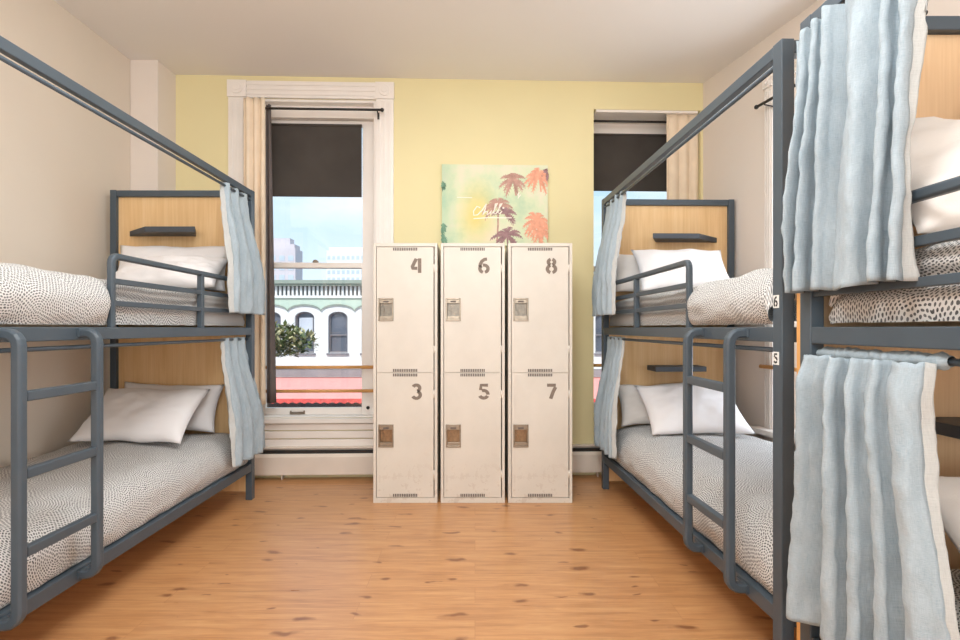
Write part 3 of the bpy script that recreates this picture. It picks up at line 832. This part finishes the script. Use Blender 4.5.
for wx in win:
    pts = [(wx - .668, Z + 2.34), (wx - .668, Z + 1.80)] + [(wx + .668 * math.cos(R(a)), Z + 1.80 + .26 * math.sin(R(a))) for a in range(170, 0, -12)] + [(wx + .668, Z + 1.80), (wx + .668, Z + 2.34)]
    m.prism(pts, -.04, -.002, 1)
m.build('frieze', M['facade_green'], bd)
m = MB()
for wx in win:
    pts = [(wx + .668 * math.cos(R(a)), Z + 1.79 + .26 * math.sin(R(a))) for a in range(180, -1, -12)]
    for a, b in zip(pts, pts[1:]): m.prism([a, (a[0], a[1] - .05), (b[0], b[1] - .05), b], -.07, -.04, 1)
m.build('scallop_moulding', M['cornice'], bd)
MB().box(X0, X1, -.25, .5, Z + 2.78, Z + 2.86).box(X0, X1, -.32, .5, Z + 2.86, Z + 3.0).build('cornice', M['cornice'], bd)
MB().box(X0, X1, -.12, .3, Z + 2.30, Z + 2.40).build('ledge', M['facade'], bd)
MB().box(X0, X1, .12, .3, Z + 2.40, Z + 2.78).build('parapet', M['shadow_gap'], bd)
nb = int((X1 - X0) / .166)
for i in range(nb):
    bx = X0 + .08 + i * .166
    if not -9.8 < bx < -3.2: continue
    MB().box(bx - .045, bx + .045, -.06, .03, Z + 2.40, Z + 2.78).build('baluster', M['facade'], bd, bevel=.02)
for i, wx in enumerate(win):
    f = MB(); hh = hw - .01
    f.box(wx - hh, wx - hh + .05, .12, .2, Z + wz0, Z + wz1); f.box(wx + hh - .05, wx + hh, .12, .2, Z + wz0, Z + wz1)
    f.box(wx - hh + .05, wx + hh - .05, .12, .2, Z + wz0, Z + wz0 + .06); f.box(wx - hh + .05, wx + hh - .05, .12, .2, Z + .80, Z + .85)
    ou = arc(wx, Z + wz1, hh, 0, 180, 10, .23); inn = arc(wx, Z + wz1, hh - .05, 0, 180, 10, .18)
    for k in range(10): f.prism([ou[k], ou[k + 1], inn[k + 1], inn[k]], .12, .2, 1)
    fo = f.build('window_frame', M['far_frame'], bd)
    p = MB(); p.prism([(wx - hh + .03, Z + wz0 + .03), (wx + hh - .03, Z + wz0 + .03)] + arc(wx, Z + wz1, hh - .03, 0, 180, 10, .20), .21, .24, 1)
    p.build('pane', M['far_glass'], fo)
    if i % 4 == 0 or i % 5 == 1:
        MB().box(wx - .27, wx + .27, .195, .205, Z + .86, Z + 1.52).build('blind', M['far_blind'], fo)
    MB().box(wx - hw - .05, wx + hw + .05, -.08, .05, Z + wz0 - .09, Z + wz0 - .01).build('window_sill', M['far_frame'], bd)
MB().box(X0, X1, -.1, .0, Z - .84, Z - .56).build('roof_band', M['roofband'], bd)
MB().box(X0, X1, -.02, .0, Z - 4.4, Z - 1.9).build('storefront', M['storefront'], bd)
aw = MB(); aw.prism([(-.02, Z - .86), (-1.2, Z - 1.57), (-1.2, Z - 1.60), (-.02, Z - .92)], X0, X1, 0)
awo = aw.build('awning', M['awning'], bd)
va = MB()
k = 0; xx = X0
while xx < X1:
    va.prism([(xx, Z - 1.57), (xx + .30, Z - 1.57), (xx + .30, Z - 1.70), (xx + .15, Z - 1.76), (xx, Z - 1.70)], -1.215, -1.20, 1); xx += .30
va.build('valance', M['awning_red'], awo)
tag(bd, 'white two-storey building with arched windows and coral awning across the street', 'building')

def tower(x0, x1, y, ztop, mat, wm, nx, nzz, label, dome=False):
    t = empty('tower_block', ((x0 + x1) / 2, y, -4.5)); hwid = (x1 - x0) / 2; H = ztop + 4.5
    b = MB(); b.box(-hwid, hwid, 0, 2.5, 0, H); b.box(-hwid * .9, hwid * .9, .3, 2.2, H, H + .5)
    if dome: b.box(-hwid * .6, hwid * .6, .6, 2, H + .5, H + 1.2)
    b.build('wall', mat, t)
    dx = 2 * hwid / nx
    for i in range(nx):
        wv = MB()
        for j in range(nzz):
            zz = H - .8 - j * 1.05
            wv.box(-hwid + dx * (i + .2), -hwid + dx * (i + .8), -.03, .0, zz - .55, zz)
        wv.build('window_column', wm, t)
    tag(t, label, 'building')
tower(-21.6, -16.0, 80, 12.4, M['tower_white'], M['tower_window'], 8, 9, 'pale white office tower far away beyond the right part of the window')
tower(-23.5, -19.6, 60, 9.8, M['tower_mauve'], M['tower_window'], 4, 7, 'greyish mauve tower far away at the left part of the window', True)

tr = empty('street_tree', (-5.35, 15, -4.5))
rnd = random.Random(9)
MB().tube([(0, 0, 0), (-.25, 0, 2.5), (-.45, 0, 4.2), (-.3, .0, 5.0)], .09, 8).build('trunk', M['bark'], tr, smooth=True)
for nm, mt, cnt in (('foliage', 'leaf', 760), ('pale_foliage', 'leaf_light', 300)):
    lf = MB()
    for i in range(cnt):
        while True:
            p = Vector((rnd.uniform(-1, 1), rnd.uniform(-1, 1), rnd.uniform(-1, 1)))
            if p.length < 1: break
        c = Vector((p.x * 1.0, p.y * .7, 5.25 + p.z * .42 - .12 * max(0, p.x)))
        a, e = rnd.uniform(0, 2 * PI), rnd.uniform(-.5, 1.0)
        d = Vector((math.cos(a) * math.cos(e), math.sin(a) * math.cos(e), math.sin(e))); s = d.cross(Vector((0, 0, 1))).normalized(); L = rnd.uniform(.18, .30)
        n_ = s.cross(d)
        q = [c, c + d * L * .5 + s * .055 + n_ * .01, c + d * L, c + d * L * .5 - s * .055 + n_ * .01]
        lf.face([lf.v(v) for v in q])
    lf.build(nm, M[mt], tr, recalc=False)
tag(tr, 'leafy street tree top seen through the window left of the lockers', 'tree')

# ------------------------------------------------------------------ light
wd = bpy.data.worlds.new('sky'); scene.world = wd; wd.use_nodes = True
nt = wd.node_tree; bg = nt.nodes['Background']
tc = nt.nodes.new('ShaderNodeTexCoord'); sp = nt.nodes.new('ShaderNodeSeparateXYZ'); nt.links.new(tc.outputs['Generated'], sp.inputs[0])
rp = nt.nodes.new('ShaderNodeValToRGB'); nt.links.new(sp.outputs[2], rp.inputs[0])
e = rp.color_ramp.elements; e[0].position = 0.0; e[0].color = lin((226, 236, 243)); e[1].position = .35; e[1].color = lin((150, 196, 226))
mp = nt.nodes.new('ShaderNodeMapping'); mp.inputs['Scale'].default_value = (1, 1, 2.6); nt.links.new(tc.outputs['Generated'], mp.inputs[0])
cn = nt.nodes.new('ShaderNodeTexNoise'); cn.inputs['Scale'].default_value = 3.5; cn.inputs['Detail'].default_value = 6; nt.links.new(mp.outputs[0], cn.inputs['Vector'])
cr = nt.nodes.new('ShaderNodeValToRGB'); nt.links.new(cn.outputs['Fac'], cr.inputs[0]); cr.color_ramp.elements[0].position = .48; cr.color_ramp.elements[1].position = .72
mx = nt.nodes.new('ShaderNodeMix'); mx.data_type = 'RGBA'; nt.links.new(cr.outputs[0], mx.inputs[0]); nt.links.new(rp.outputs[0], mx.inputs[6]); mx.inputs[7].default_value = lin((236, 240, 243))
nt.links.new(mx.outputs[2], bg.inputs['Color']); bg.inputs['Strength'].default_value = .95

def light(kind, name, loc, rot, energy, color, **kw):
    d = bpy.data.lights.new(name, kind); d.energy = energy; d.color = color
    for k, v in kw.items(): setattr(d, k, v)
    o = bpy.data.objects.new(name, d); col.objects.link(o); o.location = loc; o.rotation_euler = rot
    return o
light('SUN', 'sun', (0, -10, 30), (R(48), 0, R(-18)), 2.3, (1, .96, .9), angle=R(.6))
light('POINT', 'added_room_fill', (-.2, .45, 2.35), (0, 0, 0), 48, (.91, .97, 1), shadow_soft_size=.25)  # added unseen point fill that brightens the ceiling and room
light('AREA', 'added_far_fill', (-.1, 2.1, 2.94), (0, 0, 0), 24, (.91, .97, 1), shape='RECTANGLE', size=1.6, size_y=1.2)  # added unseen area fill, evens out the light at the far end
light('AREA', 'added_near_fill', (0, -2.5, 1.6), (R(90), 0, 0), 62, (.93, .98, 1), shape='RECTANGLE', size=3.4, size_y=2.2)  # added unseen fill behind the camera, no window is built there
light('AREA', 'added_side_window_fill', (2.42, 3.18, 1.5), (R(90), 0, R(101.5)), 26, (.86, .92, 1), shape='RECTANGLE', size=.9, size_y=2.0)  # added panel outside the real side window, strengthens its daylight

scene.view_settings.view_transform = 'Standard'
scene.view_settings.look = 'None'
scene.view_settings.exposure = 0.66
scene.view_settings.gamma = 1.0
scene.view_settings.use_curve_mapping = False
scene.cycles.use_denoising = True
scene.cycles.max_bounces = 10
scene.cycles.diffuse_bounces = 6
scene.cycles.transparent_max_bounces = 16
scene.cycles.sample_clamp_indirect = 6
